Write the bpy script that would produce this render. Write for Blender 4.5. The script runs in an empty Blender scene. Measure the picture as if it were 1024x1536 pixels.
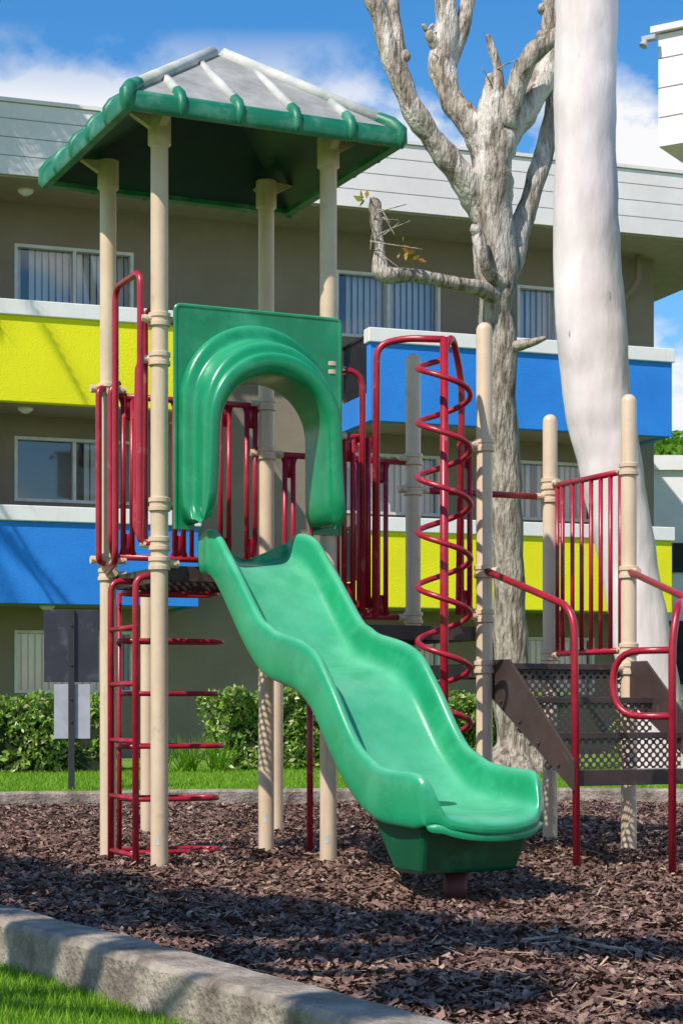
import bpy, math, random
from mathutils import Vector, noise
import numpy as np
random.seed(7); np.random.seed(7)
scene = bpy.context.scene
scene.view_settings.view_transform='Standard'
scene.view_settings.look='None'
scene.view_settings.exposure=0

# ------------------------------------------------------------------ helpers
class MB:
    def __init__(s): s.v=[]; s.f=[]; s.uv=[]
    def add(s,vs,fs):
        o=len(s.v); s.v+= [tuple(p) for p in vs]; s.f+=[tuple(i+o for i in f) for f in fs]
def empty(name,loc=(0,0,0)):
    e=bpy.data.objects.new(name,None); scene.collection.objects.link(e); e.location=loc; return e
def obj(name,mb,mat,parent=None,smooth=False,bevel=0,subsurf=0,solid=0):
    me=bpy.data.meshes.new(name); me.from_pydata(mb.v,[],mb.f); me.update()
    if mb.uv:
        uvl=me.uv_layers.new(name='UVMap')
        for i,uv in enumerate(mb.uv): uvl.data[i].uv=uv
    o=bpy.data.objects.new(name,me); scene.collection.objects.link(o)
    me.materials.append(mat)
    if parent: o.parent=parent
    if smooth: me.polygons.foreach_set('use_smooth',[True]*len(me.polygons))
    if solid:
        m=o.modifiers.new('s','SOLIDIFY'); m.thickness=solid; m.offset=0
    if bevel:
        m=o.modifiers.new('b','BEVEL'); m.width=bevel; m.segments=2; m.limit_method='ANGLE'
    if subsurf:
        m=o.modifiers.new('ss','SUBSURF'); m.levels=subsurf; m.render_levels=subsurf
    return o
def np_obj(name,V,nper,mat,parent=None):
    N=V.shape[0]
    me=bpy.data.meshes.new(name)
    me.vertices.add(N*nper); me.vertices.foreach_set('co',V.reshape(-1).astype(np.float32))
    me.loops.add(N*nper); me.loops.foreach_set('vertex_index',np.arange(N*nper,dtype=np.int32))
    me.polygons.add(N); me.polygons.foreach_set('loop_start',np.arange(0,N*nper,nper,dtype=np.int32))
    me.polygons.foreach_set('loop_total',np.full(N,nper,dtype=np.int32))
    me.update(calc_edges=True); me.validate()
    o=bpy.data.objects.new(name,me); scene.collection.objects.link(o); me.materials.append(mat)
    if parent: o.parent=parent
    return o
def fillet(pts,r,n=6):
    pts=[Vector(p) for p in pts]; out=[pts[0]]
    for i in range(1,len(pts)-1):
        p=pts[i]; a=pts[i-1]-p; b=pts[i+1]-p
        rr=min(r,a.length*.49,b.length*.49)
        s=p+a.normalized()*rr; e=p+b.normalized()*rr
        for k in range(n+1):
            t=k/n; out.append(s*(1-t)**2+p*2*t*(1-t)+e*t*t)
    out.append(pts[-1]); return out
def tube(mb,pts,r,seg=10,closed=False,cap=True,jit=0,jscale=3,flat=1.0):
    pts=[Vector(p) for p in pts]; n=len(pts)
    rs=r if isinstance(r,(list,tuple)) else [r]*n
    tans=[]
    for i in range(n):
        if closed: t=pts[(i+1)%n]-pts[i-1]
        else: t=pts[min(i+1,n-1)]-pts[max(i-1,0)]
        tans.append(t.normalized())
    t0=tans[0]; ref=Vector((0,0,1)) if abs(t0.z)<.9 else Vector((1,0,0))
    nr=t0.cross(ref).normalized(); vs=[]
    for i in range(n):
        t=tans[i]; nr=(nr-t*nr.dot(t)).normalized(); bi=t.cross(nr)
        for k in range(seg):
            a=2*math.pi*k/seg; d=nr*math.cos(a)+bi*math.sin(a)*flat
            rr=rs[i]
            if jit: rr*=1+jit*noise.noise((pts[i]+d*rs[i])*jscale)+jit*.5*noise.noise((pts[i]+d*rs[i])*jscale*3.1)
            vs.append(pts[i]+d*rr)
    fs=[]
    m=n if closed else n-1
    for i in range(m):
        for k in range(seg):
            a=i*seg+k; b=i*seg+(k+1)%seg; c=((i+1)%n)*seg+(k+1)%seg; d=((i+1)%n)*seg+k
            fs.append((a,b,c,d))
    if cap and not closed:
        fs.append(tuple(range(seg-1,-1,-1))); fs.append(tuple((n-1)*seg+k for k in range(seg)))
    mb.add(vs,fs)
def catmull(P,sub=6):
    P=[np.array(p,float) for p in P]; Q=[2*P[0]-P[1]]+P+[2*P[-1]-P[-2]]; out=[]
    for i in range(1,len(Q)-2):
        for k in range(sub):
            t=k/sub; a,b,c,d=Q[i-1],Q[i],Q[i+1],Q[i+2]
            out.append(.5*((2*b)+(-a+c)*t+(2*a-5*b+4*c-d)*t*t+(-a+3*b-3*c+d)*t**3))
    out.append(P[-1]); return out
def box(mb,x0,x1,y0,y1,z0,z1,fr=None):
    fr=fr or (lambda x,y,z:(x,y,z))
    vs=[fr(x,y,z) for z in (z0,z1) for x,y in ((x0,y0),(x1,y0),(x1,y1),(x0,y1))]
    mb.add(vs,[(3,2,1,0),(4,5,6,7),(0,1,5,4),(1,2,6,5),(2,3,7,6),(3,0,4,7)])

# ------------------------------------------------------------------ materials
def newmat(name):
    m=bpy.data.materials.new(name); m.use_nodes=True; nt=m.node_tree
    return m,nt,nt.nodes['Principled BSDF']
def N(nt,t,**k):
    n=nt.nodes.new(t)
    for a,b in k.items():
        if a in ('inputs',):
            for i,v in b.items(): n.inputs[i].default_value=v
        else: setattr(n,a,b)
    return n
def mat(name,c1,c2=None,rough=.5,scale=5,bump=0,bscale=40,contrast=(.35,.65),stretch=(1,1,1),detail=6,spec=.5,c3=None,s3=1.5,r3=(.55,.7),bdist=.02,low=None,fade_shade=None,dirt=None):
    m,nt,b=newmat(name); L=nt.links
    tc=N(nt,'ShaderNodeTexCoord'); mp=N(nt,'ShaderNodeMapping'); mp.inputs['Scale'].default_value=stretch
    L.new(tc.outputs['Object'],mp.inputs['Vector'])
    b.inputs['Roughness'].default_value=rough; b.inputs['Specular IOR Level'].default_value=spec
    c2=c2 or tuple(x*.8 for x in c1)
    nz=N(nt,'ShaderNodeTexNoise',inputs={'Scale':scale,'Detail':detail,'Roughness':.6}); L.new(mp.outputs[0],nz.inputs['Vector'])
    rp=N(nt,'ShaderNodeValToRGB'); rp.color_ramp.elements[0].position=contrast[0]; rp.color_ramp.elements[1].position=contrast[1]
    rp.color_ramp.elements[0].color=(*c2,1); rp.color_ramp.elements[1].color=(*c1,1)
    L.new(nz.outputs['Fac'],rp.inputs[0]); col=rp.outputs[0]
    if c3:
        n3=N(nt,'ShaderNodeTexNoise',inputs={'Scale':s3,'Detail':8,'Roughness':.65}); L.new(mp.outputs[0],n3.inputs['Vector'])
        r=N(nt,'ShaderNodeValToRGB'); r.color_ramp.elements[0].position=r3[0]; r.color_ramp.elements[1].position=r3[1]
        L.new(n3.outputs['Fac'],r.inputs[0]); f3=r.outputs[0]
        if low:   # patches only appear above a height (old bark low on the trunk, peeled higher up)
            sz=N(nt,'ShaderNodeSeparateXYZ'); L.new(tc.outputs['Object'],sz.inputs[0])
            mr=N(nt,'ShaderNodeMapRange',inputs={'From Min':low[0],'From Max':low[1]}); L.new(sz.outputs['Z'],mr.inputs['Value'])
            mu=N(nt,'ShaderNodeMath',operation='MULTIPLY'); L.new(f3,mu.inputs[0]); L.new(mr.outputs[0],mu.inputs[1]); f3=mu.outputs[0]
        mx=N(nt,'ShaderNodeMixRGB'); mx.inputs[2].default_value=(*c3,1); L.new(f3,mx.inputs[0]); L.new(col,mx.inputs[1]); col=mx.outputs[0]
    if fade_shade:  # sun-bleached, worn plastic on upward faces, with shade of steeper sides put into colour
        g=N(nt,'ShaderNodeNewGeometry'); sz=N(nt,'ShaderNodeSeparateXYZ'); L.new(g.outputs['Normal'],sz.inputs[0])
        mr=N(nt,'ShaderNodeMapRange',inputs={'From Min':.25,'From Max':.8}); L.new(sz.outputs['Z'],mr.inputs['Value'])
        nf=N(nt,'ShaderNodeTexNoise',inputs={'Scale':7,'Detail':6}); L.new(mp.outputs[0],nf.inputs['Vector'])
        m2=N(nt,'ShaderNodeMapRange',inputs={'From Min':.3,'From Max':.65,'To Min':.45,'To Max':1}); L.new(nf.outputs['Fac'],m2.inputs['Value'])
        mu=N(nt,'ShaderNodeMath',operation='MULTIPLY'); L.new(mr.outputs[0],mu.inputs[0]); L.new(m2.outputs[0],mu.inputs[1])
        mx=N(nt,'ShaderNodeMixRGB'); mx.inputs[2].default_value=(*fade_shade,1); L.new(mu.outputs[0],mx.inputs[0]); L.new(col,mx.inputs[1]); col=mx.outputs[0]
    if dirt:  # fine grime streaks
        mp2=N(nt,'ShaderNodeMapping'); mp2.inputs['Scale'].default_value=(14,14,1.2); L.new(tc.outputs['Object'],mp2.inputs['Vector'])
        nd=N(nt,'ShaderNodeTexNoise',inputs={'Scale':1.3,'Detail':8,'Roughness':.7}); L.new(mp2.outputs[0],nd.inputs['Vector'])
        r=N(nt,'ShaderNodeMapRange',inputs={'From Min':.55,'From Max':.8,'To Max':dirt[3]}); L.new(nd.outputs['Fac'],r.inputs['Value'])
        mx=N(nt,'ShaderNodeMixRGB'); mx.inputs[2].default_value=(*dirt[:3],1); L.new(r.outputs[0],mx.inputs[0]); L.new(col,mx.inputs[1]); col=mx.outputs[0]
    L.new(col,b.inputs['Base Color'])
    if bump:
        nb=N(nt,'ShaderNodeTexNoise',inputs={'Scale':bscale,'Detail':5}); L.new(mp.outputs[0],nb.inputs['Vector'])
        bp=N(nt,'ShaderNodeBump',inputs={'Strength':bump,'Distance':bdist}); L.new(nb.outputs['Fac'],bp.inputs['Height']); L.new(bp.outputs[0],b.inputs['Normal'])
    return m
def island_mat(name,cols,rough=.8,spec=.2,trans=0):
    m,nt,b=newmat(name); L=nt.links
    g=N(nt,'ShaderNodeNewGeometry'); r=N(nt,'ShaderNodeValToRGB'); cr=r.color_ramp; cr.interpolation='LINEAR'
    while len(cr.elements)<len(cols): cr.elements.new(.5)
    for i,c in enumerate(cols): cr.elements[i].position=i/(len(cols)-1); cr.elements[i].color=(*c,1)
    L.new(g.outputs['Random Per Island'],r.inputs[0]); L.new(r.outputs[0],b.inputs['Base Color'])
    b.inputs['Roughness'].default_value=rough; b.inputs['Specular IOR Level'].default_value=spec
    if trans:
        out=nt.nodes['Material Output']; t=N(nt,'ShaderNodeBsdfTranslucent'); mx=N(nt,'ShaderNodeMixShader',inputs={0:trans})
        L.new(r.outputs[0],t.inputs[0]); L.new(b.outputs[0],mx.inputs[1]); L.new(t.outputs[0],mx.inputs[2]); L.new(mx.outputs[0],out.inputs[0])
    return m
M={}
M['tan']=mat('tan_powdercoat',(.69,.53,.37),(.60,.45,.31),rough=.42,scale=4,bump=.05,bscale=60,c3=(.38,.28,.19),s3=5,r3=(.64,.8),dirt=(.25,.19,.13,.5))
M['red']=mat('red_pipe_coating',(.40,.014,.035),(.29,.008,.022),rough=.33,scale=8,c3=(.48,.16,.15),s3=11,r3=(.60,.76),bump=.04,bscale=80)
M['dred']=mat('rusty_leg_steel',(.10,.015,.015),(.05,.012,.01),rough=.6)
M['brown']=mat('brown_steel',(.07,.043,.038),(.045,.028,.025),rough=.5,scale=6,c3=(.14,.10,.09),s3=9,r3=(.6,.75))
M['green']=mat('green_plastic',(.009,.265,.115),(.006,.20,.08),rough=.27,scale=3,bump=.04,bscale=70,c3=(.045,.33,.18),s3=5,r3=(.52,.78),fade_shade=(.04,.36,.19),dirt=(.10,.26,.18,.25))
M['dgreen']=mat('dark_green_plastic',(.010,.20,.105),(.007,.15,.075),rough=.45,scale=3,c3=(.12,.30,.22),s3=6,r3=(.5,.72),dirt=(.02,.07,.05,.6))
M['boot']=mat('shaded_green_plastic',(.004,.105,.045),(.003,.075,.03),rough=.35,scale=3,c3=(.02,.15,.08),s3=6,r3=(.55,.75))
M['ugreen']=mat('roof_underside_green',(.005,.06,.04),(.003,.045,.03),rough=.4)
M['roofgrey']=mat('weathered_roof_plastic',(.40,.395,.37),(.23,.23,.215),rough=.8,scale=7,c3=(.10,.22,.17),s3=5,r3=(.64,.86),bump=.15,bscale=90,contrast=(.3,.7),dirt=(.15,.15,.13,.5))
M['ribgrey']=mat('weathered_rib_plastic',(.60,.59,.55),(.40,.42,.38),rough=.75,scale=6,c3=(.15,.32,.24),s3=4,r3=(.58,.78),bump=.1,bscale=60)
M['slide']=mat('slide_plastic_faded_shaded',(.014,.32,.135),(.009,.24,.095),rough=.27,scale=3.0,c3=(.05,.39,.19),s3=5,r3=(.5,.8),bump=.035,bscale=70,contrast=(.3,.6),fade_shade=(.115,.47,.265),dirt=(.05,.28,.16,.4))
M['concrete']=mat('curb_concrete',(.43,.36,.29),(.25,.205,.16),rough=.9,scale=8,bump=.9,bscale=45,c3=(.11,.085,.065),s3=5,r3=(.46,.68))
M['wall']=mat('brown_stucco',(.285,.225,.17),(.24,.19,.14),rough=.95,scale=1.2,bump=.35,bscale=70,dirt=(.2,.16,.12,.4))
M['white']=mat('white_painted_trim',(.84,.81,.79),(.78,.75,.73),rough=.7,scale=2,bump=.1,bscale=40,c3=(.5,.47,.44),s3=3,r3=(.66,.85),dirt=(.45,.42,.4,.3))
M['fascia']=mat('fascia_siding_paint',(.84,.775,.775),(.76,.70,.70),rough=.75,scale=1.5,bump=.1,bscale=40,dirt=(.5,.47,.45,.3))
M['groove']=mat('siding_joint',(.42,.39,.38),rough=.9)
M['yellow']=mat('yellow_stucco',(.86,.81,.006),(.80,.74,.005),rough=.9,scale=1.2,bump=.4,bscale=60,dirt=(.6,.55,.02,.3))
M['blue']=mat('blue_stucco',(.022,.25,.78),(.017,.205,.68),rough=.9,scale=1.2,bump=.4,bscale=60,dirt=(.03,.16,.5,.35))
M['soffit']=mat('soffit_plaster',(.34,.28,.22),(.29,.24,.19),rough=.95)
M['darkmetal']=mat('dark_metal',(.03,.03,.035),rough=.5)
M['sign']=mat('sign_back_metal',(.04,.04,.055),(.03,.03,.04),rough=.45,c3=(.09,.09,.11),s3=6)
M['signgrey']=mat('sign_aluminium',(.46,.46,.5),(.36,.36,.4),rough=.5)
M['blinds']=mat('vertical_blinds',(.78,.77,.76),(.70,.69,.69),rough=.8)
M['room']=mat('dark_room',(.03,.03,.033),rough=.9)
M['frame']=mat('window_frame_paint',(.74,.72,.70),rough=.5)
M['bark']=mat('sycamore_bark',(.47,.40,.33),(.17,.13,.10),rough=.95,scale=4.2,bump=1.0,bscale=9,stretch=(3.4,3.4,.8),c3=(.74,.67,.60),s3=1.1,r3=(.47,.58),contrast=(.38,.58),bdist=.07,low=(4.5,7.0))
M['euc']=mat('eucalyptus_bark',(.77,.685,.665),(.60,.50,.485),rough=.85,scale=1.6,bump=.35,bscale=4,stretch=(1.8,1.8,.5),contrast=(.3,.62),c3=(.36,.27,.24),s3=6,r3=(.66,.72),bdist=.05)
M['chips']=island_mat('mulch_chips',[(.045,.023,.018),(.11,.058,.045),(.20,.11,.085),(.07,.042,.036),(.30,.18,.135),(.12,.068,.058),(.16,.085,.06),(.40,.28,.21),(.10,.06,.055)],rough=.75)
M['mulch']=mat('mulch_bed',(.11,.058,.045),(.028,.016,.013),rough=.95,scale=30,bump=1,bscale=45,contrast=(.35,.6))
M['straw']=island_mat('dry_straw',[(.5,.31,.18),(.65,.48,.30),(.34,.19,.11)])
M['grassb']=island_mat('grass_blades',[(.08,.19,.012),(.15,.33,.018),(.23,.45,.025),(.34,.50,.05)],rough=.6,trans=.35)
M['lawn']=mat('lawn_ground',(.18,.34,.025),(.09,.20,.015),rough=1,scale=3,bump=1,bscale=40,c3=(.25,.28,.07),s3=.7)
M['leafh']=island_mat('hedge_leaves',[(.06,.15,.02),(.14,.27,.03),(.23,.40,.05),(.33,.48,.07),(.55,.45,.28)],rough=.35,spec=.6,trans=.3)
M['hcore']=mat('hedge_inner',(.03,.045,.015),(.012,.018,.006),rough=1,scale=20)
M['leaft']=island_mat('tree_leaves',[(.08,.19,.02),(.16,.34,.03),(.28,.48,.04)],rough=.5,trans=.4)
M['leafy']=island_mat('autumn_leaves',[(.35,.3,.03),(.3,.12,.03),(.2,.25,.03)],rough=.6)
def glassmat():
    m,nt,b=newmat('window_glass'); L=nt.links; out=nt.nodes['Material Output']
    t=N(nt,'ShaderNodeBsdfTransparent',inputs={0:(.84,.86,.9,1)}); g=N(nt,'ShaderNodeBsdfGlossy',inputs={'Roughness':.03,'Color':(.9,.9,.9,1)})
    mx=N(nt,'ShaderNodeMixShader',inputs={0:.14}); L.new(t.outputs[0],mx.inputs[1]); L.new(g.outputs[0],mx.inputs[2]); L.new(mx.outputs[0],out.inputs[0]); return m
M['glass']=glassmat()
def perfmat():
    m,nt,b=newmat('perforated_brown_plate'); L=nt.links; out=nt.nodes['Material Output']
    uv=N(nt,'ShaderNodeUVMap'); mp=N(nt,'ShaderNodeMapping'); mp.inputs['Rotation'].default_value=(0,0,math.radians(45)); L.new(uv.outputs[0],mp.inputs[0])
    v=N(nt,'ShaderNodeTexVoronoi',inputs={'Scale':30,'Randomness':0}); v.voronoi_dimensions='2D'; L.new(mp.outputs[0],v.inputs['Vector'])
    c=N(nt,'ShaderNodeMath',operation='LESS_THAN'); c.inputs[1].default_value=.35; L.new(v.outputs['Distance'],c.inputs[0])
    b.inputs['Base Color'].default_value=(.07,.048,.042,1); b.inputs['Roughness'].default_value=.5
    t=N(nt,'ShaderNodeBsdfTransparent'); mx=N(nt,'ShaderNodeMixShader'); L.new(c.outputs[0],mx.inputs[0]); L.new(b.outputs[0],mx.inputs[1]); L.new(t.outputs[0],mx.inputs[2]); L.new(mx.outputs[0],out.inputs[0]); return m
M['perf']=perfmat()

# ------------------------------------------------------------------ camera, light, sky
CH=.83
cam=bpy.data.cameras.new('camera'); co=bpy.data.objects.new('camera',cam); scene.collection.objects.link(co)
co.location=(0,0,CH); co.rotation_euler=(math.radians(90),0,0)
cam.sensor_fit='HORIZONTAL'; cam.sensor_width=24; cam.lens=65; cam.shift_y=.286; cam.clip_end=2000
scene.camera=co
EL=math.radians(48); AX,AY=-.6,-.8
sd=Vector((AX*math.cos(EL),AY*math.cos(EL),math.sin(EL)))
sl=bpy.data.lights.new('sun','SUN'); sl.energy=5.0; sl.angle=math.radians(.5); sl.color=(1,.93,.84)
so=bpy.data.objects.new('sun',sl); scene.collection.objects.link(so); so.rotation_euler=sd.to_track_quat('Z','Y').to_euler(); so.location=(-5,-5,12)
w=bpy.data.worlds.new('World'); scene.world=w; w.use_nodes=True; nt=w.node_tree; L=nt.links
bg=nt.nodes['Background']; bg.inputs[1].default_value=.13
sky=N(nt,'ShaderNodeTexSky'); sky.sky_type='NISHITA'; sky.sun_disc=False; sky.sun_elevation=EL; sky.sun_rotation=math.radians(216.9); sky.air_density=1.0; sky.dust_density=.3; sky.ozone_density=3
hs=N(nt,'ShaderNodeHueSaturation',inputs={'Saturation':1.35,'Value':1.3}); L.new(sky.outputs[0],hs.inputs['Color'])
tc=N(nt,'ShaderNodeTexCoord'); mp=N(nt,'ShaderNodeMapping'); mp.inputs['Scale'].default_value=(1,1,1.5); mp.inputs['Location'].default_value=(.35,0,.1); L.new(tc.outputs['Generated'],mp.inputs[0])
cn=N(nt,'ShaderNodeTexNoise',inputs={'Scale':8.5,'Detail':10,'Roughness':.54}); L.new(mp.outputs[0],cn.inputs['Vector'])
cr=N(nt,'ShaderNodeValToRGB'); cr.color_ramp.elements[0].position=.455; cr.color_ramp.elements[1].position=.545; L.new(cn.outputs['Fac'],cr.inputs[0])
sx=N(nt,'ShaderNodeSeparateXYZ'); L.new(tc.outputs['Generated'],sx.inputs[0])
mr=N(nt,'ShaderNodeMapRange',inputs={'From Min':.305,'From Max':.345,'To Min':1.0,'To Max':.0}); L.new(sx.outputs['Z'],mr.inputs['Value'])
mm=N(nt,'ShaderNodeMath',operation='MULTIPLY'); L.new(cr.outputs[0],mm.inputs[0]); L.new(mr.outputs[0],mm.inputs[1])
mx=N(nt,'ShaderNodeMixRGB'); mx.inputs[2].default_value=(7.4,7.4,7.5,1); L.new(mm.outputs[0],mx.inputs[0]); L.new(hs.outputs[0],mx.inputs[1]); L.new(mx.outputs[0],bg.inputs[0])

# ------------------------------------------------------------------ play structure frame
OX,OY=-.925,9.4; UX,UY=.91,.4147; MU,MV=.94,.87
def W(a,b,z=0): return Vector((OX+a*UX-b*UY, OY+a*UY+b*UX, z))
play=empty('playground_structure')
posts={'A':(0,0,3.84),'B':(0,MV,3.84),'C':(MU,0,3.84),'D':(MU,MV,3.84),'G':(2*MU,0,2.95),'E':(2*MU,MV,2.93),'I':(3*MU,0,2.62),'H':(3*MU,MV,2.63)}
PR=.045
mb=MB()
for k,(a,b,h) in posts.items():
    p=W(a,b)
    if h<3:
        zs=[-.05,h-.045,h-.03,h-.015,h-.004,h]; rs=[PR,PR,PR*.93,PR*.75,PR*.45,.004]
    else: zs=[-.05,h]; rs=[PR,PR]
    tube(mb,[(p.x,p.y,z) for z in zs],rs,seg=28)
for x,y,h in ((-1.28,12.2,1.6),(-.43,12.2,1.6)):
    tube(mb,[(x,y,-.05),(x,y,h)],PR,seg=24)
p=obj('posts',mb,M['tan'],play,True)
m=p.modifiers.new('e','EDGE_SPLIT'); m.split_angle=math.radians(50)
mb=MB()
def clamp(k,z,dirs=()):
    a,b,h=posts[k]; p=W(a,b)
    for dz in (-.022,.022):
        tube(mb,[(p.x,p.y,z+dz-.014),(p.x,p.y,z+dz-.010),(p.x,p.y,z+dz+.010),(p.x,p.y,z+dz+.014)],[PR+.004,PR+.012,PR+.012,PR+.004],seg=24)
    tube(mb,[(p.x,p.y,z-.02),(p.x,p.y,z+.02)],PR+.006,seg=24)
    for d in dirs:
        v=(Vector((UX,UY,0))*d[0]+Vector((-UY,UX,0))*d[1]).normalized()
        q=Vector((p.x,p.y,z)); tube(mb,[q+v*.03,q+v*.1],.022,seg=10)
        s=v.cross(Vector((0,0,1))); q2=q+v*.075
        tube(mb,[q2-s*.03,q2+s*.03],.009,seg=8)
for k,z,ds in (('A',2.8,((-1,0),(1,0))),('A',2.6,((-1,.4),)),('A',1.86,((1,0),)),('A',1.66,((-1,.3),)),('A',1.56,((1,0),(0,1))),
             ('B',2.58,((-1,0),(1,0))),('B',1.64,((-1,0),(1,0))),('B',1.56,((1,0),(0,-1))),
             ('D',2.56,((-1,0),)),('D',2.28,((1,0),(-1,0))),('D',1.66,((1,0),(-1,0))),('D',1.36,((1,0),)),
             ('C',2.62,((1,0),)),('C',2.27,((1,0),)),('C',1.36,((1,0),)),
             ('E',2.3,((-1,0),)),('E',2.12,((1,0),(-1,0))),('E',1.36,((-1,0),)),('E',1.2,((-1,0),)),
             ('G',2.27,((-1,0),)),('G',1.575,((.4,-1),)),('G',1.33,((-1,0),)),('G',1.05,((1,0),)),
             ('H',2.2,((0,-1),)),('H',2.12,((-1,0),)),('H',1.15,((0,-1),)),
             ('I',2.19,((0,1),)),('I',1.6,((0,-1),)),('I',1.16,((0,1),)),('I',1.05,((-1,0),))):
    clamp(k,z,ds)
for k in 'ABCD':
    a,b,h=posts[k]; p=W(a,b)
    tube(mb,[(p.x,p.y,3.68),(p.x,p.y,3.69),(p.x,p.y,3.84)],[PR+.003,PR+.014,PR+.014],seg=24)
    sa=1 if a==0 else -1; sb=1 if b==0 else -1
    for da,db in ((-sa*.16,0),(0,-sb*.16)):
        q=W(a+da,b+db)
        t=Vector((q.x-p.x,q.y-p.y,0)).normalized(); pe=Vector((-t.y,t.x,0))*.02
        P0=Vector((p.x,p.y,3.74)); P1=Vector((p.x,p.y,3.84)); P2=Vector((q.x,q.y,3.83))
        vs=[P0+pe,P1+pe,P2+pe,P0-pe,P1-pe,P2-pe]; mb.add(vs,[(0,1,2),(5,4,3),(0,3,4,1),(1,4,5,2),(2,5,3,0)])
c=obj('post_clamps',mb,M['tan'],play,True); m=c.modifiers.new('e','EDGE_SPLIT'); m.split_angle=math.radians(35)
mb=MB()
for k,zl in (('A',.13),('D',.17),('C',.11)):
    a,b,h=posts[k]; p=W(a,b); vs=[]
    for i in range(5):
        an=-1.95+.13*i
        for zz in (zl,zl+.045): vs.append((p.x+(PR+.0015)*math.cos(an),p.y+(PR+.0015)*math.sin(an),zz))
    mb.add(vs,[(2*i,2*i+2,2*i+3,2*i+1) for i in range(4)])
obj('post_labels',mb,M['ribgrey'],play,True)

perf=MB(); sol=MB()
def pq(p0,p1,p2,p3):
    p0,p1,p2,p3=map(Vector,(p0,p1,p2,p3)); perf.add([p0,p1,p2,p3],[(0,1,2,3)])
    w_=(p1-p0).length; h_=(p3-p0).length; perf.uv+=[(0,0),(w_,0),(w_,h_),(0,h_)]
def deck(a0,a1,b0,b1,z):
    i=.055
    pq(W(a0+i,b0+i,z),W(a1-i,b0+i,z),W(a1-i,b1-i,z),W(a0+i,b1-i,z))
    t=.012
    box(sol,a0+.04,a1-.04,b0+.03,b0+.03+t,z-.075,z+.004,W); box(sol,a0+.04,a1-.04,b1-.03-t,b1-.03,z-.075,z+.004,W)
    box(sol,a0+.03,a0+.03+t,b0+.045,b1-.045,z-.075,z+.004,W); box(sol,a1-.03-t,a1-.03,b0+.045,b1-.045,z-.075,z+.004,W)
    for f in (.33,.66): box(sol,a0+.05,a1-.05,b0+(b1-b0)*f,b0+(b1-b0)*f+.02,z-.06,z-.004,W)
deck(0,MU,0,MV,1.55); deck(MU,2*MU,0,MV,1.27); deck(2*MU,3*MU,0,MV,1.07)
a0,a1=2*MU+.04,3*MU-.02; td=.28; rh=.19; z=1.07
for i in range(3):
    b=.02-td*i
    pq(W(a0+.02,b,z-rh),W(a1,b,z-rh),W(a1,b,z-.03),W(a0+.02,b,z-.03))
    box(sol,a0+.02,a1,b-.012,b+.004,z-.03,z+.004,W)
    z-=rh
    pq(W(a0+.02,b-td,z),W(a1,b-td,z),W(a1,b-.004,z),W(a0+.02,b-.004,z))
box(sol,a0+.02,a1,.02-td*3-.014,.02-td*3,z-.075,z+.006,W)
for aa in (a0,a1):
    vs=[]
    for da in (0,.014):
        vs+=[W(aa+da,.03,1.09),W(aa+da,.03,.90),W(aa+da,-.86,.40),W(aa+da,-.86,.56),W(aa+da,-.2,1.09)]
    sol.add(vs,[(0,1,2,3,4),(9,8,7,6,5),(0,5,6,1),(1,6,7,2),(2,7,8,3),(3,8,9,4),(4,9,5,0)])
for i in range(4):
    q=W(a0-.004,-.12-.2*i,.86-.11*i); v=Vector((UX,UY,0)); tube(sol,[q-v*.008,q],.011,seg=8)
obj('perforated_deck_and_steps',perf,M['perf'],play); obj('deck_frames_and_stringers',sol,M['brown'],play,bevel=.003)

red=MB()
RP=.0175
def pipe(pts,r=RP,fr=.08,closed=False): tube(red,fillet(pts,fr) if len(pts)>2 else pts,r,seg=12,closed=closed)
def barrier(pa,pb,zb,zt,fs,rb=.0135):
    A=Vector(pa);B=Vector(pb); A.z=B.z=0
    d=(B-A).normalized()*.06
    for zz in (zb,zt): tube(red,[A+d+Vector((0,0,zz)),B-d+Vector((0,0,zz))],.018,seg=12)
    for f in fs:
        q=A.lerp(B,f); tube(red,[q+Vector((0,0,zb)),q+Vector((0,0,zt))],rb,seg=10)
def paddle(pa,pb,zb,zt,f,gap=.026):
    """pair of bars joined by a flared paddle at both ends"""
    A=Vector(pa);B=Vector(pb); A.z=B.z=0; d=(B-A).normalized(); q=A.lerp(B,f)
    for s in (-1,1): tube(red,[q+d*gap*s+Vector((0,0,zb)),q+d*gap*s+Vector((0,0,zt))],.0155,seg=10)
    for zz,s in ((zt,-1),(zb,1)):
        P=[q+d*x+Vector((0,0,zz+s*y)) for x,y in ((-.055,0),(.055,0),(.012,.13),(-.012,.13))]
        n_=d.cross(Vector((0,0,1)))*.006
        red.add([p_+n_ for p_ in P]+[p_-n_ for p_ in P],[(0,1,2,3),(7,6,5,4),(0,4,5,1),(1,5,6,2),(2,6,7,3),(3,7,4,0)])
barrier(W(0,MV),W(MU,MV),1.66,2.55,[.52]); 
for f in (.12,.44,.73,.9): paddle(W(0,MV),W(MU,MV),1.66,2.55,f)
barrier(W(MU,MV),W(2*MU,MV),1.36,2.28,[.30,.62])
for f in (.15,.45,.78): paddle(W(MU,MV),W(2*MU,MV),1.36,2.28,f)
barrier(W(MU-.0,.0),W(1.2,0),1.36,2.27,[]); paddle(W(MU,0),W(1.2,0),1.36,2.27,.45); paddle(W(MU,0),W(1.2,0),1.36,2.27,.82,.02)
barrier(W(1.70,0),W(2*MU,0),1.34,2.27,[]); paddle(W(1.70,0),W(2*MU,0),1.34,2.27,.35)
barrier(W(3*MU,MV),W(3*MU,0),1.155,2.185,[.1,.17,.3,.42,.54,.66,.78,.9])
pipe([W(2*MU+.03,MV,2.12),W(3*MU-.03,MV,2.12)],.02)
pipe([W(0,0,1.66),W(-.10,.02,1.66),W(-.10,.0,3.04),W(-.10,.42,3.04),W(-.10,.42,1.60),W(-.02,.82,1.57)],fr=.08)
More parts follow.
